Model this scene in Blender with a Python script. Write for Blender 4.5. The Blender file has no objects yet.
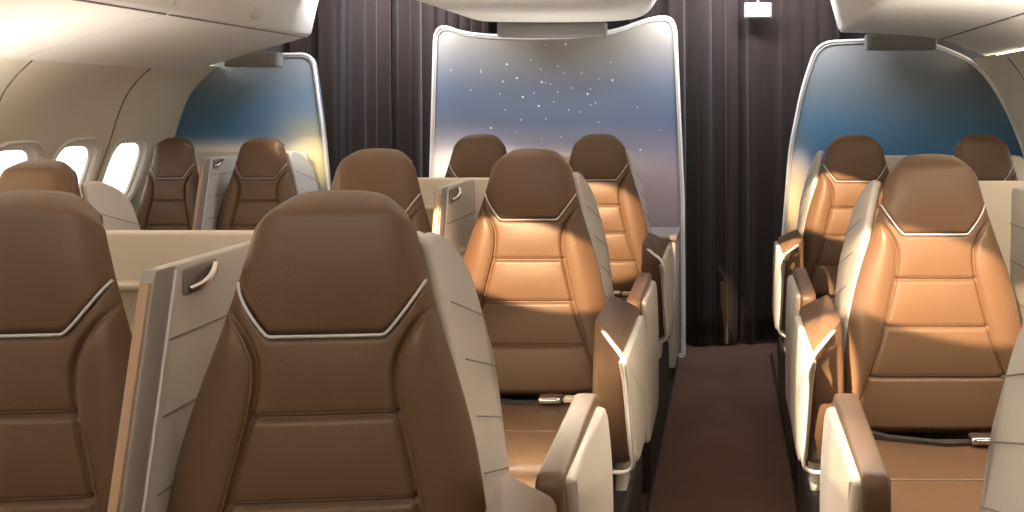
import bpy, math, random
from mathutils import Vector, Matrix
random.seed(4)
S = bpy.context.scene
COL = S.collection
# ------------------------------------------------------------------ camera
F = 900.0            # focal length in pixels of the 1024 px wide frame
CZ = 1.5
cam_d = bpy.data.cameras.new('camera')
cam_d.sensor_width = 36; cam_d.lens = 36*F/1024
cam_d.shift_x = -(727-512)/1024; cam_d.shift_y = -(256-106)/1024
cam_d.clip_start = 0.05
cam = bpy.data.objects.new('camera', cam_d); COL.objects.link(cam)
cam.location = (0, 0, CZ); cam.rotation_euler = (math.pi/2, 0, 0)
S.camera = cam
S.view_settings.view_transform = 'Standard'
S.view_settings.look = 'None'
S.view_settings.gamma = 1
S.view_settings.use_curve_mapping = False
S.view_settings.exposure = 0.0
# ------------------------------------------------------------------ world
w = bpy.data.worlds.new('sky'); S.world = w; w.use_nodes = True
w.node_tree.nodes['Background'].inputs[0].default_value = (1.0, .96, .9, 1)
w.node_tree.nodes['Background'].inputs[1].default_value = 2.6
# ------------------------------------------------------------------ lights
def area(name, loc, size, power, color, target=None, spread=180):
    d = bpy.data.lights.new(name, 'AREA'); d.shape = 'RECTANGLE'
    d.size, d.size_y = size; d.energy = power; d.color = color; d.spread = math.radians(spread)
    o = bpy.data.objects.new(name, d); COL.objects.link(o); o.location = loc
    v = (Vector(target)-Vector(loc)) if target else Vector((0, 0, -1))
    o.rotation_euler = v.to_track_quat('-Z', 'Y').to_euler()
    return o
def spot(name, loc, target, wdeg, hdeg, power, color, blend=.25, radius=.012, roll=0):
    """added square spot: wdeg wide, hdeg high beam"""
    d = bpy.data.lights.new(name, 'SPOT'); d.use_square = True
    d.spot_size = math.radians(max(wdeg, hdeg)); d.spot_blend = blend
    d.energy = power; d.color = color; d.shadow_soft_size = radius
    o = bpy.data.objects.new(name, d); COL.objects.link(o); o.location = loc
    q = (Vector(target)-Vector(loc)).to_track_quat('-Z', 'Y')
    o.rotation_euler = (q.to_matrix() @ Matrix.Rotation(math.radians(roll), 3, 'Z')).to_euler()
    k = math.tan(math.radians(hdeg/2))/math.tan(math.radians(wdeg/2))
    o.scale = (1, k, 1) if k < 1 else (1/k, 1, 1)
    return o
WARM = (1, .90, .78)
SUN = (1, .67, .38)
# unseen fill lights near the ceiling, over both aisles and ahead of the first row
area('ceiling_fill', (-2.05, 1.6, 2.3), (.3, 3.4), 5, WARM)
area('ceiling_fill', (.1, 2.0, 2.3), (.3, 2.4), 1.5, WARM)
area('forward_fill', (-.9, -.8, 1.25), (2.6, .3), 20, WARM, (-1.2, 1.6, 3.4), spread=75)  # unseen lamp added behind the camera to brighten the ceiling
area('ceiling_fill', (-.9, -.3, 1.93), (2.2, .4), 12, WARM, (-.8, 1.6, .95))  # added to brighten the fronts of the first-row seats
# unseen up-lights added behind the seat shells to brighten the ceiling
for ux, uy, uz, ul, up in ((-.95, 2.0, 1.12, .8, 6), (-.95, 3.42, 1.12, .8, 7), (-2.9, 1.9, 1.12, .8, 1.2), (-2.75, 3.5, 1.08, .7, 5.5), (1.05, 1.8, 1.1, .8, 3), (1.05, 3.28, 1.12, .8, 7), (-.95, 4.96, 1.1, .7, 4)):
    area('fill_uplight', (ux, uy, uz), (ul, .08), up, (1, .93, .84), (ux, uy, 3), spread=130)
area('cove_lamp', (-3.02, 2.2, 1.69), (.06, 5.6), 300, (1, .82, .58), (-3.5, 2.2, 1.1), spread=150)
area('cove_lamp', (1.44, 2.2, 1.77), (.06, 5.6), 55, (1, .84, .62), (1.8, 2.2, .9))
# unseen cool lamps added to make the curtain tops paler
area('curtain_wash_fill', (.03, 5.10, 2.34), (1.0, .12), 34, (.86, .90, 1), (.03, 5.8, 2.0))
area('curtain_wash_fill', (-2.08, 5.10, 2.34), (.7, .12), 34, (.86, .90, 1), (-2.08, 5.8, 2.0))
# unseen spots added to shape warm light bands on backrests, armrests and partitions
spot('added_spot', (-1.05, 1.15, 1.86), (-.65, 3.0, .965), 19, 7.5, 800, SUN, .25, roll=-8)
spot('added_spot', (-1.05, 2.75, 1.86), (-.66, 4.5, .90), 17, 13, 700, SUN, .3, roll=-3)
spot('added_spot', (.05, .85, 1.93), (.58, 2.65, .975), 22, 8, 900, SUN, .25, roll=-7)
spot('added_spot', (.05, 2.75, 1.93), (.56, 4.5, .985), 17, 9, 760, SUN, .3, roll=-5)
spot('added_spot', (-.35, 1.1, 1.93), (.23, 1.80, .66), 12, 14, 160, (1, .74, .46), .3)
spot('added_spot', (-.35, 1.1, 1.93), (.20, 2.45, .83), 6.5, 12, 1500, (1, .74, .46), .3)
spot('added_spot', (-.35, 2.7, 1.93), (.225, 4.05, .80), 8, 12, 1300, (1, .74, .46), .3)
spot('added_spot', (-.15, 3.7, 1.96), (.44, 5.38, .98), 6, 16, 260, (1, .72, .42), .8)
spot('added_spot', (-2.35, 4.1, 1.84), (-2.50, 5.38, 1.16), 16, 14, 70, (1, .85, .5), 1)
spot('added_spot', (-1.5, 4.3, 1.93), (-1.50, 5.38, 1.13), 36, 14, 70, (1, .9, .8), 1)
# ------------------------------------------------------------------ materials
def srgb(r, g, b):
    f = lambda c: (c/255/12.92) if c/255 <= .04045 else ((c/255+.055)/1.055)**2.4
    return (f(r), f(g), f(b), 1)
MAT = {}
def mat(name, col, rough=.5, metal=0, bump=0, bscale=300, spec=.5, var=0, coat=0, sheen=0):
    m = bpy.data.materials.new(name); m.use_nodes = True; nt = m.node_tree
    b = nt.nodes['Principled BSDF']
    b.inputs['Base Color'].default_value = col; b.inputs['Roughness'].default_value = rough
    b.inputs['Metallic'].default_value = metal; b.inputs['Specular IOR Level'].default_value = spec
    b.inputs['Coat Weight'].default_value = coat; b.inputs['Sheen Weight'].default_value = sheen
    tc = nt.nodes.new('ShaderNodeTexCoord')
    if bump:
        n = nt.nodes.new('ShaderNodeTexNoise'); n.inputs['Scale'].default_value = bscale
        n.inputs['Detail'].default_value = 3
        k = nt.nodes.new('ShaderNodeBump'); k.inputs['Strength'].default_value = bump
        k.inputs['Distance'].default_value = .002
        nt.links.new(tc.outputs['Object'], n.inputs['Vector'])
        nt.links.new(n.outputs['Fac'], k.inputs['Height']); nt.links.new(k.outputs['Normal'], b.inputs['Normal'])
    if var:
        n2 = nt.nodes.new('ShaderNodeTexNoise'); n2.inputs['Scale'].default_value = 6
        mx = nt.nodes.new('ShaderNodeMix'); mx.data_type = 'RGBA'
        mx.inputs['A'].default_value = tuple(c*(1-var) for c in col[:3])+(1,)
        mx.inputs['B'].default_value = tuple(min(1, c*(1+var)) for c in col[:3])+(1,)
        nt.links.new(tc.outputs['Object'], n2.inputs['Vector'])
        nt.links.new(n2.outputs['Fac'], mx.inputs['Factor']); nt.links.new(mx.outputs['Result'], b.inputs['Base Color'])
    MAT[name] = m
    return m
LEATHER = mat('brown_leather', srgb(100, 76, 57), .42, bump=.25, bscale=260, var=.06, spec=.45)
LEATHERD = mat('dark_leather', srgb(62, 47, 39), .45, bump=.25, bscale=260, spec=.4)
STITCH = mat('stitch', srgb(112, 88, 70), .5)
PIPING = mat('white_piping', srgb(196, 196, 200), .4)
SHELL = mat('shell_plastic', srgb(196, 190, 184), .38, bump=.1, bscale=120)
SHELLD = mat('shell_seam', srgb(128, 121, 115), .6)
CREAM = mat('cream_panel', srgb(214, 203, 186), .45, bump=.05, bscale=80)
WALL = mat('wall_lining', srgb(232, 222, 202), .5, bump=.08, bscale=150)
CEIL = mat('ceiling_lining', srgb(236, 231, 222), .5, bump=.05, bscale=100)
GREYB = mat('grey_housing', srgb(120, 118, 118), .5)
CARPET = mat('carpet', srgb(98, 76, 66), .95, bump=1, bscale=500, spec=.1, var=.15)
BASE = mat('dark_base', srgb(34, 30, 29), .5)
CHROME = mat('brushed_metal', srgb(196, 190, 184), .25, 1)
BRONZE = mat('bronze_edge', srgb(176, 146, 120), .4, 0)
POST = mat('grey_post', srgb(150, 142, 138), .4)
CURT = mat('curtain_cloth', srgb(38, 27, 23), .85, bump=.5, bscale=400, spec=.15, sheen=.2)
RIM = mat('white_rim', srgb(228, 226, 224), .3)
TAG = mat('beige_tag', srgb(222, 205, 180), .5)
WINF = mat('window_surround', srgb(236, 232, 224), .35)
def led(name, col, st):
    m = bpy.data.materials.new(name); m.use_nodes = True; b = m.node_tree.nodes['Principled BSDF']
    b.inputs['Emission Color'].default_value = col; b.inputs['Emission Strength'].default_value = st
    return m
LED = led('led_strip', (1, .86, .62, 1), 14)
SIGN = led('lit_sign', (1, .97, .92, 1), .8)
g = bpy.data.materials.new('window_glass'); g.use_nodes = True
gb = g.node_tree.nodes['Principled BSDF']; gb.inputs['Transmission Weight'].default_value = 1
gb.inputs['Roughness'].default_value = .02; gb.inputs['IOR'].default_value = 1.05
GLASS = g
def mural(name, stops, glow=None):
    """printed dusk sky: vertical colour run in object space, optional glow, printed horizon at the centre, painted-in light at the sides (x, z, sx, sz, colour)"""
    m = bpy.data.materials.new(name); m.use_nodes = True; nt = m.node_tree; b = nt.nodes['Principled BSDF']
    b.inputs['Roughness'].default_value = .35
    tc = nt.nodes.new('ShaderNodeTexCoord'); sp = nt.nodes.new('ShaderNodeSeparateXYZ')
    nt.links.new(tc.outputs['Object'], sp.inputs[0])
    mr = nt.nodes.new('ShaderNodeMapRange'); mr.inputs['From Min'].default_value = .5; mr.inputs['From Max'].default_value = 2.1
    ns = nt.nodes.new('ShaderNodeTexNoise'); ns.inputs['Scale'].default_value = 1.5
    nt.links.new(tc.outputs['Object'], ns.inputs['Vector'])
    ad = nt.nodes.new('ShaderNodeMath'); ad.operation = 'MULTIPLY_ADD'
    ad.inputs[1].default_value = .02; nt.links.new(ns.outputs['Fac'], ad.inputs[0]); nt.links.new(sp.outputs['Z'], ad.inputs[2])
    nt.links.new(ad.outputs[0], mr.inputs['Value'])
    cr = nt.nodes.new('ShaderNodeValToRGB'); e = cr.color_ramp.elements
    while len(e) > 1: e.remove(e[-1])
    for i, (z, c) in enumerate(stops):
        p = (z+.01-.5)/1.6
        if i == 0: e[0].position = p; e[0].color = srgb(*c)
        else: k = e.new(p); k.color = srgb(*c)
    nt.links.new(mr.outputs['Result'], cr.inputs['Fac'])
    last = cr.outputs['Color']
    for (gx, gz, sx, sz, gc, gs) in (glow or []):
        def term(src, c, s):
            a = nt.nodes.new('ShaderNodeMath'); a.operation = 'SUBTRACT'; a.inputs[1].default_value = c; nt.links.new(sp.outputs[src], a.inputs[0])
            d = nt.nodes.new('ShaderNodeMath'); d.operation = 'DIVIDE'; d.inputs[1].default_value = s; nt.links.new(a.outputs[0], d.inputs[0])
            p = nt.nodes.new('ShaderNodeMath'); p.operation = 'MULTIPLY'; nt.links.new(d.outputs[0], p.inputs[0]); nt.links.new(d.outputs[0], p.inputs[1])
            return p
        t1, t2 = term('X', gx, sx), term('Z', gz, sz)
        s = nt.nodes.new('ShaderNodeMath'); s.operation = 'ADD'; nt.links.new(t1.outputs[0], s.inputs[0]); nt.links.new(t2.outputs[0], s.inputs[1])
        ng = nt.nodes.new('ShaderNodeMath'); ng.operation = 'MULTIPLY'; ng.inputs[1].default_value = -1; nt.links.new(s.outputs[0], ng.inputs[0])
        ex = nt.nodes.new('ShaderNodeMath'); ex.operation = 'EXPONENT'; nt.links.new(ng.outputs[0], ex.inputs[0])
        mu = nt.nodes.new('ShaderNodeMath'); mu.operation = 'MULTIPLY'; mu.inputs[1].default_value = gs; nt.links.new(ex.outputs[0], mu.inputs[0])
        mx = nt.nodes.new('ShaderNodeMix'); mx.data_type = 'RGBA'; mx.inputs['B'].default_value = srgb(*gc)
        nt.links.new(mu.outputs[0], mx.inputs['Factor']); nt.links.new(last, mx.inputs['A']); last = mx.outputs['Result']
    nt.links.new(last, b.inputs['Base Color'])
    return m
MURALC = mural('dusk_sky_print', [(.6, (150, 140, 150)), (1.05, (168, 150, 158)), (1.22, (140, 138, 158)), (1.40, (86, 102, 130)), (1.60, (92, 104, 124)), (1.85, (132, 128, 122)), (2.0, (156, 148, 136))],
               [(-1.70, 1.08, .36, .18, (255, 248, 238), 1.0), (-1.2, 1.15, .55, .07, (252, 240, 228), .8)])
MURALL = mural('left_sky_print_and_glow', [(.7, (150, 150, 150)), (1.15, (120, 130, 140)), (1.3, (62, 112, 156)), (1.5, (84, 122, 154)), (1.7, (124, 134, 142)), (1.85, (140, 142, 140))],
               [(-2.45, 1.2, .22, .2, (240, 226, 170), .9), (-3.0, 1.22, .5, .06, (255, 250, 235), 1.0)])  # yellow and white glows are light painted into the print colour
MURALR = mural('right_sky_print_and_glow', [(.7, (120, 120, 140)), (1.0, (70, 90, 120)), (1.2, (50, 104, 146)), (1.4, (70, 112, 142)), (1.6, (104, 118, 128)), (1.85, (130, 130, 130))],
               [(.36, .92, .13, .24, (255, 228, 190), 1.0)])  # warm patch is light on the panel, painted into its colour
# ------------------------------------------------------------------ mesh helpers
def link(name, verts, faces, mats, parent=None, smooth=True, midx=None, loc=None):
    me = bpy.data.meshes.new(name); me.from_pydata([tuple(v) for v in verts], [], faces)
    for m in (mats if isinstance(mats, (list, tuple)) else [mats]): me.materials.append(m)
    if midx: me.polygons.foreach_set('material_index', midx)
    me.polygons.foreach_set('use_smooth', [smooth]*len(me.polygons))
    me.update()
    o = bpy.data.objects.new(name, me); COL.objects.link(o)
    if parent: o.parent = parent
    if loc: o.location = loc
    return o
class MB:
    def __init__(s): s.v = []; s.f = []; s.m = []
    def add(s, vs, fs, mi=0):
        n = len(s.v); s.v += [Vector(v) for v in vs]; s.f += [tuple(i+n for i in f) for f in fs]; s.m += [mi]*len(fs)
    def rbox(s, c, size, r=.01, n=3, mi=0, top=(1, 1), shear=(0, 0)):
        """rounded box"""
        hx, hy, hz = [a/2 for a in size]; r = min(r, hx*.99, hy*.99, hz*.99); rings = []
        prof = [(-hz+r-r*math.cos(a), r-r*math.sin(a)) for a in [math.pi/2*k/n for k in range(n+1)]]
        prof += [(-z, d) for z, d in reversed(prof)]
        for z, d in prof:
            t = (z+hz)/(2*hz); sx = 1+(top[0]-1)*t; sy = 1+(top[1]-1)*t
            ring = []
            for q, (qx, qy) in enumerate(((1, 1), (-1, 1), (-1, -1), (1, -1))):
                for k in range(n+1):
                    a = math.pi/2*(q+k/n)
                    ring.append((c[0]+((qx*(hx-r))+(r-d)*math.cos(a))*sx+shear[0]*t, c[1]+((qy*(hy-r))+(r-d)*math.sin(a))*sy+shear[1]*t, c[2]+z))
            rings.append(ring)
        N = len(rings[0]); vs = [p for ri in rings for p in ri]; fs = []
        for i in range(len(rings)-1):
            for k in range(N):
                fs.append((i*N+k, i*N+(k+1) % N, (i+1)*N+(k+1) % N, (i+1)*N+k))
        fs.append(tuple(reversed(range(N)))); fs.append(tuple((len(rings)-1)*N+k for k in range(N)))
        s.add(vs, fs, mi)
    def tube(s, pts, r, n=8, mi=0, closed=False):
        pts = [Vector(p) for p in pts]; vs = []; L = len(pts)
        for i, p in enumerate(pts):
            a = pts[(i-1) % L] if (i or closed) else p; b = pts[(i+1) % L] if (i < L-1 or closed) else p
            t = (b-a).normalized(); u = t.cross(Vector((0, 1, 0)))
            if u.length < .2: u = t.cross(Vector((1, 0, 0)))
            u.normalize(); w_ = t.cross(u)
            for k in range(n): vs.append(p+r*(math.cos(2*math.pi*k/n)*u+math.sin(2*math.pi*k/n)*w_))
        fs = []
        for i in range(L if closed else L-1):
            j = (i+1) % L
            for k in range(n): fs.append((i*n+k, i*n+(k+1) % n, j*n+(k+1) % n, j*n+k))
        if not closed: fs.append(tuple(reversed(range(n)))); fs.append(tuple((L-1)*n+k for k in range(n)))
        s.add(vs, fs, mi)
    def plate(s, outline, axis_fn, t0, t1, bev=.006, mi=0):
        """outline [(a,b)] extruded between t0 and t1 with a rounded rim; axis_fn(a,b,t)->xyz"""
        cx = sum(p[0] for p in outline)/len(outline); cy = sum(p[1] for p in outline)/len(outline)
        def inset(d):
            out = []; L = len(outline)
            for i in range(L):
                p0, p1, p2 = Vector(outline[i-1]), Vector(outline[i]), Vector(outline[(i+1) % L])
                n1 = Vector(((p1-p0).y, -(p1-p0).x)); n2 = Vector(((p2-p1).y, -(p2-p1).x))
                nn = (n1.normalized() if n1.length else n1)+(n2.normalized() if n2.length else n2)
                if nn.length: nn.normalize()
                if area2 > 0: nn = -nn
                out.append((p1.x+nn.x*d, p1.y+nn.y*d))
            return out
        area2 = sum(outline[i-1][0]*outline[i][1]-outline[i][0]*outline[i-1][1] for i in range(len(outline)))
        sg = 1 if t1 > t0 else -1
        b = min(bev, abs(t1-t0)/2)
        levels = [(t0, b), (t0+sg*b*.3, b*.3), (t0+sg*b, 0), (t1-sg*b, 0), (t1-sg*b*.3, b*.3), (t1, b)]
        vs = []; N = len(outline)
        for t, d in levels: vs += [axis_fn(p[0], p[1], t) for p in inset(d)]
        fs = [(i*N+k, i*N+(k+1) % N, (i+1)*N+(k+1) % N, (i+1)*N+k) for i in range(len(levels)-1) for k in range(N)]
        fs.append(tuple(reversed(range(N)))); fs.append(tuple((len(levels)-1)*N+k for k in range(N)))
        s.add(vs, fs, mi)
    def build(s, name, mats, parent=None, smooth=True, loc=None):
        o = link(name, s.v, s.f, mats, parent, smooth, s.m, loc)
        if smooth:
            try: o.data.set_sharp_from_angle(angle=math.radians(50))
            except Exception: pass
        return o
def smooth_path(pts, n=6, closed=False):
    """Catmull-Rom through 2-D or 3-D points"""
    P = [Vector(p) for p in pts]; L = len(P); out = []
    for i in range(L if closed else L-1):
        p0 = P[i-1] if (i or closed) else P[0]; p1 = P[i]; p2 = P[(i+1) % L]; p3 = P[(i+2) % L] if (i < L-2 or closed) else P[-1]
        for k in range(n):
            t = k/n
            out.append(.5*((2*p1)+(-p0+p2)*t+(2*p0-5*p1+4*p2-p3)*t*t+(-p0+3*p1-3*p2+p3)*t**3))
    if not closed: out.append(P[-1])
    return out
def fillet(pts, r, n=5):
    """round the corners of a closed polygon; r may be a list"""
    out = []; L = len(pts)
    for i in range(L):
        p0, p, p2 = Vector(pts[i-1]), Vector(pts[i]), Vector(pts[(i+1) % L])
        ri = r[i] if isinstance(r, (list, tuple)) else r
        a = (p0-p); b = (p2-p); ra = min(ri, a.length*.45); rb = min(ri, b.length*.45)
        A = p+a.normalized()*ra; B = p+b.normalized()*rb
        if ri <= 0: out.append(tuple(p)); continue
        for k in range(n+1):
            t = k/n; q = A*(1-t)**2+2*p*t*(1-t)+B*t*t; out.append(tuple(q))
    return out
def interp(tab, z):
    if z <= tab[0][0]: return tab[0][1]
    for (a, b), (c, d) in zip(tab, tab[1:]):
        if z <= c: t = (z-a)/(c-a); return b+(d-b)*t
    return tab[-1][1]
def sinterp(tab, z):
    """monotone-ish smooth interpolation"""
    n = len(tab)
    if z <= tab[0][0]: return tab[0][1]
    if z >= tab[-1][0]: return tab[-1][1]
    for i in range(n-1):
        if z <= tab[i+1][0]: break
    def sl(j):
        if j == 0: return (tab[1][1]-tab[0][1])/(tab[1][0]-tab[0][0])
        if j == n-1: return (tab[-1][1]-tab[-2][1])/(tab[-1][0]-tab[-2][0])
        return (tab[j+1][1]-tab[j-1][1])/(tab[j+1][0]-tab[j-1][0])
    h = tab[i+1][0]-tab[i][0]; t = (z-tab[i][0])/h
    return ((2*t**3-3*t*t+1)*tab[i][1]+(t**3-2*t*t+t)*h*sl(i)+(-2*t**3+3*t*t)*tab[i+1][1]+(t**3-t*t)*h*sl(i+1))
def empty(name, loc, label=None, cat=None, group=None):
    o = bpy.data.objects.new(name, None); COL.objects.link(o); o.location = loc; o.empty_display_size = .1
    if label: o['label'] = label; o['category'] = cat
    if group: o['group'] = group
    return o
def tag(o, label, cat, group=None):
    o['label'] = label; o['category'] = cat
    if group: o['group'] = group
    return o
def struct(o): o['kind'] = 'structure'; return o

# ------------------------------------------------------------------ the setting
Y0, Y1 = -.9, 5.36           # cabin section
def wallL(z): return -sinterp([(0, 3.40), (.5, 3.46), (.9, 3.43), (1.32, 3.30), (1.565, 3.21), (1.70, 3.09), (1.76, 3.0)], z)
def wallR(z): return sinterp([(0, 1.86), (.5, 1.90), (.9, 1.86), (1.24, 1.77), (1.55, 1.64), (1.72, 1.54), (1.80, 1.46)], z)
b = MB(); b.rbox((-.8, 2.5, -.03), (5.6, 6.9, .06), .005)
struct(b.build('floor', CARPET, smooth=False))
WINY = [5.02-.41*i for i in range(14)]
def side_wall(name, fn, sign, ztop, zc):
    m = MB(); NZ = 10
    def P(y, z, d=0): return (fn(z)+sign*d, y, z)
    def strip(ya, yb, za, zb, ny=1, nz=NZ):
        vs = [P(ya+(yb-ya)*i/ny, za+(zb-za)*j/nz) for j in range(nz+1) for i in range(ny+1)]
        m.add(vs, [(j*(ny+1)+i, j*(ny+1)+i+1, (j+1)*(ny+1)+i+1, (j+1)*(ny+1)+i) for j in range(nz) for i in range(ny)])
    zlo, zhi = zc-.3, zc+.26
    strip(Y0, Y1+.02, 0, zlo); strip(Y0, Y1+.02, zhi, ztop)
    ylist = sorted(WINY); cell = .205
    strip(Y0, ylist[0]-cell, zlo, zhi); strip(ylist[-1]+cell, Y1+.02, zlo, zhi)
    holes = []
    for y in ylist:
        N = 48; K = 5; vs = []
        for k in range(N):
            a = 2*math.pi*k/N; ca, sa = math.cos(a), math.sin(a)
            q = max(abs(ca), abs(sa)); ox = y+cell*ca/q; oz = (zlo+zhi)/2+(zhi-zlo)/2*sa/q
            e = 3.6; rr = (abs(ca)**e+abs(sa)**e)**(-1/e); ix = y+.152*ca*rr; iz = zc+.180*sa*rr
            for j in range(K+1):
                t = j/K; vs.append(P(min(ox+(ix-ox)*t, Y1+.02), oz+(iz-oz)*t))
        m.add(vs, [(k*(K+1)+j, ((k+1) % N)*(K+1)+j, ((k+1) % N)*(K+1)+j+1, k*(K+1)+j+1) for k in range(N) for j in range(K)])
    o = m.build(name, [WALL]); struct(o)
    # outer skin so that daylight only comes in through the panes
    # joints between the lining panels
    jn = MB()
    for y in ylist:
        if round((y-5.02)/.41) % 2 == -0 : 
            yy = y-.205
            jn.tube([P(yy+.0, zz, -.001) for zz in [0.02+(ztop-.04)*i/24 for i in range(25)]], .004, 6)
    struct(jn.build('trim_1' if sign < 0 else 'trim_2', SHELLD))
    for i, y in enumerate(ylist):
        f = MB(); N = 48; e = 3.6; rings = []
        # pillowed surround, reveal and inner ledge
        for (sx, sz, d) in ((.178, .208, -.001), (.170, .200, -.009), (.160, .190, -.007), (.150, .180, .008), (.147, .176, .022), (.138, .166, .026), (.136, .163, .036)):
            ring = []
            for k in range(N):
                a = 2*math.pi*k/N; ca, sa = math.cos(a), math.sin(a); rr = (abs(ca)**e+abs(sa)**e)**(-1/e)
                yy = y+sx*ca*rr; zz = zc+sz*sa*rr
                ring.append(P(min(yy, Y1), zz, d))
            rings.append(ring)
        f.add([p for r_ in rings for p in r_], [(i_*N+k, i_*N+(k+1) % N, (i_+1)*N+(k+1) % N, (i_+1)*N+k) for i_ in range(len(rings)-1) for k in range(N)])
        n = (i+1) if sign < 0 else (i+1+len(ylist))
        fo = struct(f.build('window_%d' % n, WINF))
        p = MB(); ring = []
        for k in range(N):
            a = 2*math.pi*k/N; ca, sa = math.cos(a), math.sin(a); rr = (abs(ca)**e+abs(sa)**e)**(-1/e)
            ring.append((y+.137*ca*rr, zc+.164*sa*rr))
        p.plate(ring, lambda a_, b_, t_: P(min(a_, Y1), b_, t_), .030, .034, .001)
        p.build('window_pane', GLASS, fo)
side_wall('wall_left', wallL, -1, 1.735, 1.13)
side_wall('wall_right', wallR, 1, 1.78, 1.13)
# bulkhead behind the camera and end wall beyond the curtains
b = MB(); b.rbox((-.8, 5.93, 1.25), (5.6, .06, 2.6), .005); struct(b.build('wall_back', BASE, smooth=False))
b = MB(); b.rbox((-.8, Y0-.05, 1.25), (5.6, .06, 2.6), .005); struct(b.build('wall_front', CREAM, smooth=False))
# ceiling: one profile run along the cabin, high over the aisles
def sweep(name, prof, mats, ya=Y0, yb=5.9, th=.02, kind=True, parent=None):
    m = MB(); N = len(prof)
    up = [(p[0], p[1]+th) for p in prof]
    ring = list(prof)+list(reversed(up)); M = len(ring)
    vs = [(p[0], ya, p[1]) for p in ring]+[(p[0], yb, p[1]) for p in ring]
    m.add(vs, [(k, (k+1) % M, M+(k+1) % M, M+k) for k in range(M)]+[tuple(reversed(range(M))), tuple(M+k for k in range(M))])
    o = m.build(name, mats, parent)
    if kind: struct(o)
    return o
sweep('ceiling', [(-3.6, 2.42), (1.9, 2.42)], CEIL)
# overhead lockers
def locker(name, prof, ys, latch_xz, label, group, sgn, seam=None):
    for i, (ya, yb) in enumerate(ys):
        r = empty(name, (0, ya, 0), label[i] if isinstance(label, list) else label, 'overhead locker', group)
        m = MB(); M = len(prof)
        vs = [(p[0], .004, p[1]) for p in prof]+[(p[0], yb-ya-.004, p[1]) for p in prof]
        m.add(vs, [(k, (k+1) % M, M+(k+1) % M, M+k) for k in range(M)]+[tuple(reversed(range(M))), tuple(M+k for k in range(M))])
        m.build('locker_body', CEIL, r)
        if seam:
            e_ = MB(); e_.tube([(seam[0], .01, seam[1]), (seam[0], yb-ya-.01, seam[1])], .005, 6); e_.build('edge_trim', SHELLD, r)
        if latch_xz:
            l = MB(); x, z = latch_xz; c = []
            for k in range(20):
                a = 2*math.pi*k/20; c.append(((yb-ya)/2+.045*math.cos(a), z+.03*math.sin(a)))
            l.plate(c, lambda a_, b_, t_: (x+sgn*t_+sgn*(b_-z)*-.35*0, a_, b_), -.01, .012, .004)
            l.build('latch', SHELL, r)
LB = smooth_path([(-3.04, 1.70), (-2.98, 1.735), (-2.70, 1.82), (-2.42, 1.90)], 5)
LP = [tuple(p) for p in LB]+[(-2.40, 1.92), (-2.36, 2.1), (-2.30, 2.3), (-2.28, 2.41), (-3.3, 2.41), (-3.3, 1.78), (-3.12, 1.78)]
segs = [(-.9, 0), (0, 1.3), (1.3, 2.6), (2.6, 3.9), (3.9, 5.2)]
names = ['white overhead locker on the left side above the first row', 'white overhead locker on the left side behind the first row', 'white overhead locker over the left window seats of the middle row', 'white overhead locker at the left, second from the left curtain', 'white overhead locker at the left nearest the left curtain']
locker('overhead_locker', LP, segs, (-2.385, 1.97), names, 'left overhead lockers', 1, (-2.425, 1.897))
RB = smooth_path([(1.50, 1.79), (1.46, 1.80), (1.23, 1.885), (.95, 1.915), (.66, 1.925)], 5)
RP = [tuple(p) for p in RB]+[(.64, 1.95), (.60, 2.1), (.55, 2.3), (.53, 2.41), (1.75, 2.41), (1.75, 1.83), (1.56, 1.83)]
locker('overhead_locker', RP, segs, None, [n.replace('left side', 'right side').replace('left', 'right') for n in names], 'right overhead lockers', -1, (1.23, 1.884))
CB = [(-1.60, 2.14), (-1.56, 2.05), (-1.46, 2.0), (-1.3, 1.985), (-.8, 1.985), (-.56, 2.0), (-.46, 2.04), (-.40, 2.12)]
CP = [tuple(p) for p in smooth_path(CB, 4)]+[(-.38, 2.25), (-.36, 2.41), (-1.64, 2.41), (-1.62, 2.25)]
locker('overhead_locker', CP, segs, None, [n.replace('on the left side', 'over the centre seats').replace('over the left window seats', 'over the centre seats').replace('at the left,', 'over the centre seats,').replace('at the left nearest the left curtain', 'over the centre seats nearest the centre partition').replace('the left curtain', 'the centre partition') for n in names], 'centre overhead lockers', 1)
# cove strips between lining and lockers
for nm, x, z, dx in (('cove_light_strip', -3.155, 1.765, .03), ('cove_light_strip', 1.585, 1.80, -.03)):
    m = MB(); m.rbox((x, (Y0+5.3)/2, z), (.03, 5.3-Y0-.1, .012), .004)
    tag(m.build(nm, LED, smooth=False), 'warm light strip tucked above the %s wall lining' % ('left' if x < 0 else 'right'), 'light strip')

# ------------------------------------------------------------------ partitions
YP = 5.38
def PX(x, y, s=168.0): return ((x-727)/s, CZ-(y-106)/s)
def partition(name, outline_px, radii, mural_mat, label, extra=None):
    r = empty(name, (0, YP, 0), label, 'partition')
    ol = fillet([PX(*p) for p in outline_px], radii)
    m = MB(); m.plate(ol, lambda a, b_, t: (a, t, b_), 0, .05, .008)
    m.build('mural_panel', mural_mat, r)
    k = MB(); top = [p for p in ol]
    k.tube([(p[0], -.002, p[1]) for p in top], .010, 8, closed=True)
    k.tube([(p[0]*.985+.015*sum(q[0] for q in ol)/len(ol), -.002, p[1]*.985+.015*1.0) for p in top], .005, 6, closed=True)
    k.build('rim', RIM, r)
    return r
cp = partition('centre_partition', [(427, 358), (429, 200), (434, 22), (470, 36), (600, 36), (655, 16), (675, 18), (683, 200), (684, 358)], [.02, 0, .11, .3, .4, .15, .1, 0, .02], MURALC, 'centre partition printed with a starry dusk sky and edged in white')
st = MB()
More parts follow.
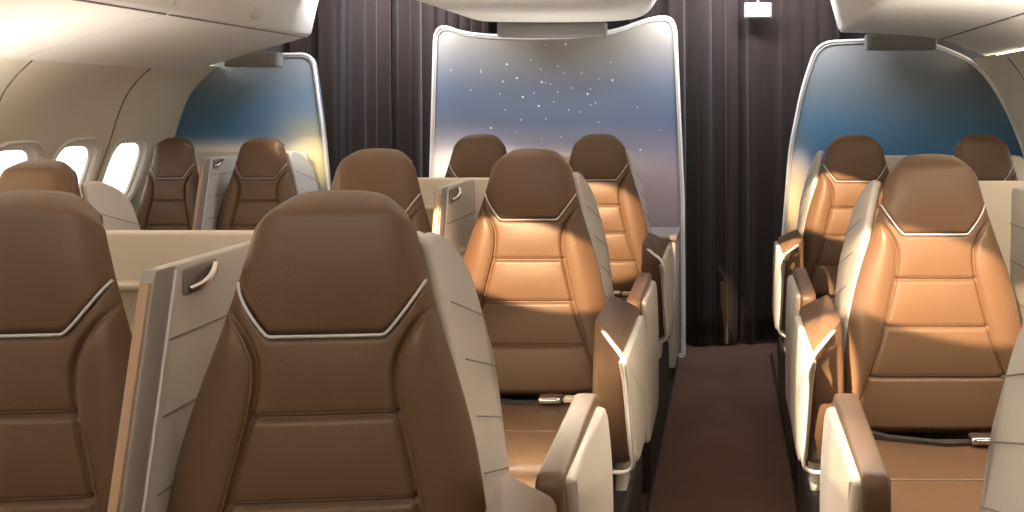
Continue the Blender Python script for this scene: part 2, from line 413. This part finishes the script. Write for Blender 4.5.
stars = [(565, 44), (557, 66), (540, 69), (545, 45), (563, 73), (541, 82), (581, 73), (545, 83), (550, 84), (598, 79), (612, 80), (502, 81), (502, 82), (499, 94), (504, 110), (538, 106), (520, 120), (590, 89), (590, 105), (557, 92), (522, 97), (480, 72), (478, 145), (545, 119), (568, 110), (587, 94), (560, 137), (598, 122), (480, 70), (541, 139), (516, 78), (637, 107), (660, 130), (595, 103), (579, 112), (490, 128), (530, 60), (610, 62), (450, 70), (470, 90), (640, 150), (515, 132), (553, 102), (571, 88), (533, 93), (506, 64)]
for i, (x, y) in enumerate(stars):
    a, c = PX(x, y); rr = .0065 if i % 5 == 0 else .0036
    st.add([(a+rr*math.cos(q*math.pi/4), -.0012, c+rr*math.sin(q*math.pi/4)) for q in range(8)], [tuple(range(8))])
o = st.build('printed_stars', RIM, cp, smooth=False); o['kind'] = 'stuff'
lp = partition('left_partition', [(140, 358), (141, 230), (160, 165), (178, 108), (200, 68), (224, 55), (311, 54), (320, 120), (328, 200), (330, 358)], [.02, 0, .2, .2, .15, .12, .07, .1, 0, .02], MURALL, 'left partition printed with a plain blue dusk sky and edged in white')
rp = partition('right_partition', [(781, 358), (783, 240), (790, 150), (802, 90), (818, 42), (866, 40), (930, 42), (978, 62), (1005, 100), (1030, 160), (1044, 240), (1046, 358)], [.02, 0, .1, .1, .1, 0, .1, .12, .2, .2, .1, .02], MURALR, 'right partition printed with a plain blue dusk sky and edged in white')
# grey sign housings at the heads of the partitions
for (x0, y0, x1, y1, lb) in ((498, 22, 606, 37, 'centre'), (226, 52, 278, 67, 'left'), (866, 34, 936, 50, 'right')):
    s_ = F/5.25; a = PX(x0, y0, s_); c = PX(x1, y1, s_)
    r = empty('ceiling_housing', ((a[0]+c[0])/2, 5.27, c[1]), 'flat grey housing under the ceiling at the head of the %s partition' % lb, 'housing', 'grey housings above the partitions')
    m = MB(); m.rbox((0, 0, (a[1]-c[1])/2), (c[0]-a[0], .10, a[1]-c[1]), .012); m.build('case', GREYB, r)
    m = MB(); m.rbox((0, -.051, (a[1]-c[1])/2), (c[0]-a[0]-.05, .006, a[1]-c[1]-.03), .002); m.build('face_plate', GREYB, r)
# ------------------------------------------------------------------ curtains
def curtain(x0, x1, label, y=5.62, folds=4, ph=0):
    m = MB(); nu, nv = 90, 14; vs = []
    for j in range(nv+1):
        z = .02+(2.39-.02)*j/nv
        for i in range(nu+1):
            u = i/nu; a = u*folds*2*math.pi+ph
            amp = .028*(.7+.5*math.sin(3*u+ph))*(1-.25*j/nv)
            vs.append((x0+(x1-x0)*u+.01*math.sin(2*a+z*.7), y+amp*math.sin(a+.25*math.sin(z*2+ph))+.01*math.sin(a*2.3), z))
    m.add(vs, [(j*(nu+1)+i, j*(nu+1)+i+1, (j+1)*(nu+1)+i+1, (j+1)*(nu+1)+i) for j in range(nv) for i in range(nu)])
    o = m.build('curtain', CURT)
    so = o.modifiers.new('thickness', 'SOLIDIFY'); so.thickness = .003
    return tag(o, label, 'curtain')
curtain(-.62, .06, 'dark brown pleated curtain closing the aisle, half beside the centre partition', ph=.4)
curtain(.055, .72, 'dark brown pleated curtain closing the aisle, half beside the right partition', y=5.67, folds=3, ph=2)
curtain(-2.8, -2.10, 'dark brown pleated curtain beside the left partition', ph=1)
curtain(-2.11, -1.5, 'dark brown pleated curtain at the left edge of the centre partition', y=5.67, folds=4, ph=2.4)
m = MB(); m.rbox((.19, 5.50, 2.085), (.15, .03, .08), .01)
r = empty('ceiling_sign', (0, 0, 0), 'small lit white sign high in front of the right aisle curtain', 'sign')
m.build('lit_face', SIGN, r); m = MB(); m.rbox((.19, 5.52, 2.085), (.17, .03, .10), .01); m.rbox((.19, 5.52, 2.28), (.015, .015, .3), .004); m.build('case', GREYB, r)
# ------------------------------------------------------------------ seats
HW = [(.545, .238), (.56, .253), (.60, .260), (.72, .264), (.82, .256), (.924, .239), (1.007, .218), (1.125, .179), (1.205, .1545), (1.26, .140), (1.30, .130), (1.335, .120), (1.357, .112)]
def hw(z): return sinterp(HW, z)
def yrec(z): return -.06*(1.355-z)/.8
def zpipe(u):
    a = abs(u)
    t = max(0, (a-.50)/.5)
    return 1.125+.085*(math.sqrt(t*t+.003)-.0548)/(math.sqrt(1.003)-.0548)
SEAM_V = [(.55, .245), (.62, .232), (.70, .202), (.78, .173), (.85, .151), (.90, .139), (.95, .127), (1.0, .116), (1.06, .110), (1.10, .117), (1.14, .140), (1.165, .164), (1.20, .205)]
def seamx(z): return sinterp(SEAM_V, z)
SEAM_H = (.715, .858, .995)
def groove(d, w_): return math.exp(-(d/w_)**2)
def pad(name, zlo, zhi, nu, nv, front, thick, mats, parent):
    """upholstered pad: front surface, rolled sides and back"""
    m = MB(); vs = []
    for j in range(nv+1):
        t = j/nv
        for i in range(nu+1):
            u = -1+2*i/nu; u = math.sin(u*math.pi/2)*.35+u*.65
            vs.append(front(u, t))
    m.add(vs, [(j*(nu+1)+i, j*(nu+1)+i+1, (j+1)*(nu+1)+i+1, (j+1)*(nu+1)+i) for j in range(nv) for i in range(nu)])
    ring = [i for i in range(nu+1)]+[j*(nu+1)+nu for j in range(1, nv+1)]+[nv*(nu+1)+i for i in range(nu-1, -1, -1)]+[j*(nu+1) for j in range(nv-1, 0, -1)]
    base = [Vector(vs[i]) for i in ring]; L = len(base)
    jrow = [i//(nu+1) for i in ring]
    prev = ring
    for (d, ins) in ((.010, .005), (thick*.4, .026), (thick*.8, .058)):
        n0 = len(m.v)
        for p, jj in zip(base, jrow):
            dz = -ins*max(0, (jj/nv-.75)/.25) if zlo else (ins if (jj == 0 and not zlo) else 0)
            m.v.append(Vector((p.x*(1-min(.9, ins/max(.08, hw(p.z)))), p.y+d, p.z+dz)))
        cur = list(range(n0, n0+len(base))); L = len(base)
        for k in range(L): m.f.append((prev[(k+1) % L], prev[k], cur[k], cur[(k+1) % L])); m.m.append(0)
        prev = cur
    m.f.append(tuple(prev)); m.m.append(0)
    return link(name, m.v, m.f, mats, parent, True, m.m)
def head_front(u, t):
    zt = 1.357-.010*u*u-.035*abs(u)**7
    z = zpipe(u)+t*(zt-zpipe(u)); x = u*hw(z)*(1-.12*max(0, (t-.7)/.3)**3)
    e = (.032*abs(u)**8)**2+(.05*max(0, (t-.78)/.22)**3)**2; e = math.sqrt(e)
    y = yrec(z)-.014-.009*(1-u*u)*math.sin(min(1, t*1.1)*math.pi)+e+.009*groove((z-zpipe(u)), .007)*(1-u**8)
    return (x, y, z)
def back_front(u, t):
    z = .545+t*(zpipe(u)-.545); x = u*hw(z)
    sx = seamx(z)
    e = .030*abs(u)**8+.045*max(0, (.06-t)/.06)**2
    d = abs(x)-sx
    bol = .010*min(1, (hw(z)-sx)/.06)*math.sin(max(0, min(1, d/max(.02, hw(z)-sx)))*math.pi) if d > 0 else 0
    y = yrec(z)-.012-bol+e+.013*groove(d, .0055)*(1-u**6)
    if abs(x) < sx:
        cz = [.56]+list(SEAM_H)+[1.13]
        for a_, b_ in zip(cz, cz[1:]):
            if a_ <= z <= b_: y -= .005*math.sin((z-a_)/(b_-a_)*math.pi)*(1-(abs(x)/sx)**4)
        for s_ in SEAM_H: y += .010*groove(z-s_, .0055)
    y += .008*groove((z-zpipe(u)), .006)*(1-u**8)
    return (x, y, z)
def make_seat(side, wx=1.0):
    """side: +1 aisle on the +x side, -1 aisle on the -x side"""
    r = empty('airliner_seat', (0, 0, 0))
    bk = pad('backrest', 0, 0, 110, 170, back_front, .11, LEATHER, r)
    hd = pad('headrest', 1, 0, 80, 60, head_front, .11, LEATHER, r)
    p = MB(); pts = []
    for i in range(61):
        u = -.985+1.97*i/60; z = zpipe(u); x = u*hw(z); pts.append((x, min(head_front(u, .03)[1], back_front(u, .98)[1])-.001, z))
    p.tube(pts, .0027, 8); p.build('piping', PIPING, hd)
    p = MB()
    for sg in (-1, 1):
        pts = []
        for i in range(50):
            z = .60+(1.158-.60)*i/49; x = seamx(z)+.006; u = x/hw(z)
            zb = .545; t = (z-zb)/(zpipe(u)-zb)
            pts.append((sg*x, back_front(min(u, .97), min(t, .97))[1]-.0012, z))
        p.tube(pts, .0014, 5)
    for s_ in SEAM_H:
        zz = s_+.006; pts = []
        for i in range(20):
            x = (-1+2*i/19)*(seamx(zz)-.006); u = x/hw(zz); t = (zz-.545)/(zpipe(u)-.545)
            pts.append((x, back_front(u, t)[1]-.0008, zz))
        p.tube(pts, .0011, 5)
    p.build('stitching', STITCH, bk)
    # cushion with a rolled front edge and a cross seam
    m = MB(); m.rbox((0, -.36, .485), (.475, .56, .15), .05, 6)
    m.rbox((0, -.66, .43), (.47, .10, .20), .045, 6)
    cu = m.build('seat_cushion', LEATHER, r)
    m = MB(); m.tube([(-.235, -.40, .561), (.235, -.40, .561)], .002, 5); m.tube([(-.235, -.615, .52), (.235, -.615, .52)], .003, 5); m.build('stitching', STITCH, cu)
    m = MB(); m.rbox((0, -.70, .22), (.46, .07, .26), .03, 5); m.build('leg_rest', LEATHERD, r)
    m = MB(); m.rbox((0, -.22, .20), (.49, .80, .40), .03, 3); m.rbox((0, .13, .5), (.42, .06, .5), .02, 3); m.build('seat_base', BASE, r)
    # lap belt
    m = MB(); m.tube([(-.24, -.09, .575), (-.15, -.13, .566), (.0, -.17, .5645), (.12, -.16, .5645), (.24, -.09, .575)], .010, 6)
    bl = m.build('lap_belt', BASE, r)
    m = MB(); m.rbox((.10, -.165, .577), (.075, .05, .022), .008); m.rbox((.10, -.192, .579), (.05, .012, .014), .004); m.build('buckle', CHROME, bl)
    m = MB(); m.rbox((.16, -.155, .574), (.04, .03, .016), .004); m.build('belt_tag', TAG, bl)
    # side shell on the aisle side, standing behind the shoulder
    def shx(z): return side*(.014 if side > 0 else .034)+side*interp([(.60, .235), (.76, .224), (1.0, .195), (1.15, .158), (1.28, .115)], z)
    ol = fillet([(.045, 1.27), (.13, 1.275), (.245, 1.21), (.262, 1.08), (.272, .765), (.12, .70), (.045, .70)], [.02, .10, .2, .12, .03, .06, .03], 8)
    m = MB()
    # plate in (y,z) with sheared x
    m.plate(ol, lambda a, b_, t: (shx(b_)+side*(t)-side*.05*max(0, -a/.06)*0, a, b_), -.014, .014, .01)
    for zz in (1.13, 1.03, .93, .83):
        m.tube([(shx(zz+.03-.075*q)+side*.0142,   .047+.215*q, zz+.03-.075*q) for q in [i/10 for i in range(11)]], .0014, 5, mi=1)
    m.build('side_shell', [SHELL, SHELLD], r)
    return r
def add_arm(r, side, uoff):
    """aisle armrest and the short panel ahead of it; uoff = unit origin minus seat origin along y"""
    Y = lambda y: y-3.0+uoff
    xi, xo = .275*side, .385*side
    # padded armrest: top slopes out and down, front slants back
    m = MB()
    def lp(z, t):   # cross-section loop at a height
        fr = interp([(.44, 2.66), (.56, 2.56), (.74, 2.47), (.80, 2.42), (.86, 2.36)], z)
        bkk = interp([(.44, 3.05), (.84, 2.92)], z)
        sl = .22*max(0, (z-.70)/.16)
        q = [(xi, Y(fr+sl)), (xo-.012*side, Y(fr+.01)), (xo-.012*side, Y(bkk)), (xi, Y(bkk+.02))]
        q = [(a, b_) for a, b_ in fillet(q, [.025, .02, .02, .02], 4)]
        return [(a, b_, z+.045*t*(1-(a-xi)/(xo-xi))) for a, b_ in q]
    zs = [.455, .48, .56, .65, .74, .80, .83]
    rings = [lp(z, max(0, (z-.7)/.13)) for z in zs]
    c = rings[-1]; cx = sum(p[0] for p in c)/len(c); cy = sum(p[1] for p in c)/len(c)
    rings.append([(cx+(p[0]-cx)*.93, cy+(p[1]-cy)*.96, p[2]+.012) for p in c])
    c0 = rings[0]; cx0 = sum(p[0] for p in c0)/len(c0); cy0 = sum(p[1] for p in c0)/len(c0)
    rings.insert(0, [(cx0+(p[0]-cx0)*.75, cy0+(p[1]-cy0)*.85, p[2]-.02) for p in c0])
    N = len(c); m.add([p for q in rings for p in q], [(i*N+k, i*N+(k+1) % N, (i+1)*N+(k+1) % N, (i+1)*N+k) for i in range(len(rings)-1) for k in range(N)]+[tuple(range(N)), tuple((len(rings)-1)*N+k for k in range(N))])
    ar = m.build('armrest', LEATHER, r)
    ol = fillet([(Y(2.34), .835), (Y(2.44), .74), (Y(2.55), .56), (Y(2.63), .45), (Y(2.78), .425), (Y(3.06), .45), (Y(2.98), .70), (Y(2.86), .84)], [.02, .08, .1, .07, .05, .05, .1, .03])
    m = MB(); m.plate(ol, lambda a, b_, t: (xo+side*t, a, b_), -.014, .008, .007)
    sh = m.build('armrest_shell', SHELL, ar)
    m = MB(); rimp = fillet([(Y(2.60), .865, 0), (Y(2.345), .84, 1), (Y(2.44), .74, 1), (Y(2.55), .56, 1), (Y(2.63), .45, 1), (Y(2.64), .43, .4)], 0.0)
    pts = [Vector((xi+(xo-xi)*q[2], q[0]-.004, q[1])) for q in [(Y(2.60), .872, .05), (Y(2.46), .86, .55), (Y(2.345), .84, 1), (Y(2.44), .74, 1), (Y(2.55), .56, 1), (Y(2.62), .46, .98), (Y(2.65), .425, .75), (Y(2.66), .42, .35)]]
    m.tube(smooth_path(pts, 5), .006, 8); m.build('rim', RIM, ar)
    m = MB(); m.rbox((xo-.055*side, Y(2.82), .36), (.035, .12, .18), .01); m.build('bracket', SHELL, ar)
    m = MB(); m.rbox((xo-.07*side, Y(2.55), .17), (.10, 1.10, .30), .02); m.build('side_skirt', BASE, r)
    # front panel with leather cap
    xp0, xp1 = .335*side, .385*side
    m = MB()
    ol = fillet([(Y(1.60), .835), (Y(1.66), .72), (Y(1.72), .30), (Y(2.14), .30), (Y(2.16), .62), (Y(2.03), .835)], [.02, .05, .05, .05, .25, .06], 8)
    m.plate(ol, lambda a, b_, t: (t, a, b_), xp0, xp1, .012)
    fp = m.build('front_panel', SHELL, r)
    m = MB(); ol = fillet([(Y(1.585), .77), (Y(1.585), .845), (Y(2.02), .862), (Y(2.06), .80), (Y(1.98), .76), (Y(1.66), .74)], [.02, .03, .03, .01, .02, .02], 5)
    m.plate(ol, lambda a, b_, t: (t, a, b_), xp0-.02*side, xp1-.018*side, .008)
    m.build('leather_cap', LEATHER, fp)
    m = MB(); m.rbox((xp0-.035*side, Y(1.92), .17), (.05, .40, .3), .02); m.build('side_skirt', BASE, r)
    return r
def copy_tree(o, parent=None):
    c = o.copy(); COL.objects.link(c); c.parent = parent
    for ch in list(o.children): copy_tree(ch, c)
    return c
protoR = make_seat(+1); protoL = make_seat(-1)
used = {1: False, -1: False}
def children_rec(o):
    out = []
    for c in o.children: out.append(c); out += children_rec(c)
    return out
def place(x, y, side, label, group, uoff=0, arm=True, shell=True, sc=(1, 1, 1), yaw=0):
    p = protoR if side > 0 else protoL
    o = copy_tree(p)
    if not shell:
        for c in list(o.children):
            if c.name.startswith('side_shell'): bpy.data.objects.remove(c)
    o.location = (x, y, 0); o.scale = sc; o.rotation_euler.z = math.radians(yaw)
    o['label'] = label; o['category'] = 'airliner seat'; o['group'] = group
    if arm: add_arm(o, side, uoff)
    return o
GC, GR, GL = 'centre pair seats', 'right side seats', 'left side seats'
place(-.657, 1.50, 1, 'large brown leather seat in the near foreground with its whole headrest in view', GC, .05, yaw=5)
place(-1.185, 1.50, -1, 'foreground brown seat cut off by the left edge, left of the latched divider', GC, .05, yaw=5)
place(-.655, 3.0, 1, 'brown seat in warm light to the right behind the large foreground seat, on the aisle', GC, 0)
place(-1.175, 3.0, -1, 'brown seat whose headrest rises right behind the large foreground seat', GC, 0, shell=False)
place(-.657, 4.6, 1, 'far seat in warm light on the aisle, right in front of the starry partition', GC, -.15)
place(-1.268, 4.6, -1, 'far brown seat of which only the headrest shows against the glowing starry partition', GC, -.15, shell=False)
place(.645, 1.12, -1, 'seat at the right edge of the view of which only the quilted side shell shows', GR, .1, arm=False)
place(.609, 2.66, -1, 'brown seat lit by a bright warm band, nearest whole seat right of the aisle', GR, .34, sc=(1.01, 1, 1))
place(.640, 4.5, -1, 'far brown seat lit at the left shoulder, right of the dark curtain', GR, .06, sc=(1.04, 1, 1))
place(1.28, 4.5, 1, 'far dark seat by the right wall, mostly hidden behind the lit seat', GR, 0, arm=False)
place(-2.43, 3.16, 1, 'brown seat at the left edge by the oval windows, only its headrest showing', GL, 0, arm=False, sc=(1, 1, .965))
place(-2.613, 5.05, 1, 'far left brown seat on the aisle in front of the blue partition', GL, 0, arm=False, sc=(.96, 1, .975))
place(-3.11, 5.05, -1, 'far left brown seat by the window nearest the partition', GL, 0, arm=False, shell=False, sc=(.80, 1, .975))
for p in (protoR, protoL):
    for c in children_rec(p)+[p]: bpy.data.objects.remove(c)
# ------------------------------------------------------------------ dividers and rear shells
def divider(x, y, fside, label, ztop=1.24):
    """privacy divider, near edge at y; fside = side that faces the camera"""
    r = empty('privacy_divider', (x, y, 0), label, 'divider', 'latched privacy dividers')
    m = MB(); ol = fillet([(.0, ztop), (.36, ztop), (.40, .55), (-.14, .55), (-.09, .80)], [.02, .03, .02, .02, .02])
    m.plate(ol, lambda a, b_, t: (t, a, b_), -.011, .011, .005)
    for zz in (1.12, 1.00, .88, .76):
        m.tube([(fside*.0115, -.06*((ztop-zz)/.45)+.04, zz), (fside*.0115, .37, zz+.0)], .0018, 5, mi=1)
    m.tube([(fside*.0135, .036, ztop-.01), (fside*.0135, .036-.10*(ztop-.6)/.44, .6)], .0028, 5, mi=2)
    m.build('panel', [SHELL, SHELLD, RIM], r)
    m = MB()
    sh = lambda z: -.10*(ztop-z)/.44
    vs = []
    for z in (.56, ztop-.012, ztop-.002):
        e = 0 if z < ztop-.01 else .004
        for (a, b_) in ((-.013, .034), (-.013, -.008), (-.011, -.012), (.011, -.012), (.013, -.008), (.013, .034)): vs.append((a, b_+sh(z)+e, z))
    m.add(vs, [(i*6+k, i*6+(k+1) % 6, (i+1)*6+(k+1) % 6, (i+1)*6+k) for i in range(2) for k in range(6)]+[tuple(range(6)), tuple(12+k for k in range(6))])
    m.build('edge_post', POST, r)
    m = MB(); m.plate([(sh(.58)-.018, .58), (sh(.58)-.009, .58), (sh(ztop-.02)-.009, ztop-.02), (sh(ztop-.02)-.018, ztop-.02)], lambda a, b_, t: (t, a, b_), -.007, .007, .001)
    m.build('edge_inlay', BRONZE, r)
    l = MB(); ol = fillet([(.058, ztop-.012), (.155, ztop-.008), (.135, ztop-.038), (.10, ztop-.054), (.058, ztop-.058)], [.008, .012, .02, .015, .01])
    l.plate(ol, lambda a, b_, t: (fside*t, a, b_),   .010, .016, .002)
    lt = l.build('latch_plate', SHELLD, r)
    h = MB(); h.tube(smooth_path([(fside*.018, .068, ztop-.048), (fside*.028, .088, ztop-.042), (fside*.030, .112, ztop-.030), (fside*.020, .138, ztop-.018)], 4), .007, 8); h.build('latch_handle', CHROME, lt)
    return r
divider(-.918, 1.44, 1, 'grey privacy divider with a chrome latch beside the large foreground seat')
divider(-.915, 2.87, 1, 'grey privacy divider with a latch left of the warmly lit centre seat')
divider(-.96, 4.45, 1, 'grey privacy divider between the two farthest centre seats')
divider(-2.86, 4.93, 1, 'slim pale privacy divider between the two far left seats', 1.215)
divider(.93, 2.55, -1, 'grey privacy divider at the right edge beside the band-lit seat')
divider(.96, 4.35, -1, 'grey privacy divider between the two far right seats')
def rear_shell(x0, x1, y, label, mt=CREAM, ztop=1.237, ledge=None):
    xc = (x0+x1)/2; r = empty('rear_shell', (xc, y, 0), label, 'seat shell', 'cream shells behind the seat pairs')
    w_ = x1-x0; m = MB(); ol = fillet([(-w_/2, .3), (-w_/2, ztop), (w_/2, ztop), (w_/2, .3)], [.01, .05, .05, .01])
    m.plate(ol, lambda a, b_, t: (a, t, b_), 0, .035, .008); m.build('panel', mt, r)
    if ledge:
        m = MB()
        for zz, d in ((1.13, .05), (1.045, .07)): m.rbox((ledge[0]-xc, -d/2, zz), (ledge[1], d, .014), .005)
        m.build('ledge', mt, r)
    m = MB(); m.rbox((0, .02, .16), (w_*.8, .05, .32), .02); m.build('foot', BASE, r)
    return r
rear_shell(-1.42, -.62, 1.88, 'wide cream shell panel behind the foreground pair of seats', ledge=(-1.12, .36))
rear_shell(-1.42, -.62, 3.28, 'cream shell panel behind the middle centre pair of seats', ledge=(-1.09, .28))
rear_shell(-1.42, -.62, 4.86, 'cream shell panel behind the farthest centre pair, mostly hidden')
rear_shell(.56, 1.60, 3.14, 'cream shell panel behind the band-lit right seat')
rear_shell(.60, 1.58, 4.76, 'cream shell panel in front of the right partition')
rear_shell(-3.22, -2.45, 5.25, 'cream shell panel in front of the left partition')
# console at the foot of the centre partition beside the aisle
r = empty('side_console', (-.36, 5.1, 0), 'grey console at the foot of the centre partition by the aisle curtain', 'console')
m = MB(); m.rbox((0, 0, .41), (.16, .36, .70), .02); m.build('body', SHELL, r)
m = MB(); m.rbox((0, 0, .775), (.18, .38, .03), .01); m.build('console_top', SHELLD, r)
# floor tracks beside the aisle
for i, x in enumerate((-.295, -.345, .265, .315)):
    m = MB(); m.rbox((x, 2.3, .008), (.014, 6.2, .012), .003)
    tag(m.build('seat_track', CHROME if i % 2 else BASE, smooth=False), ['dark track strip along the left side of the aisle', 'metal seat rail under the centre seats beside the aisle', 'dark track strip along the right side of the aisle', 'metal seat rail under the right seats beside the aisle'][i], 'floor rail')
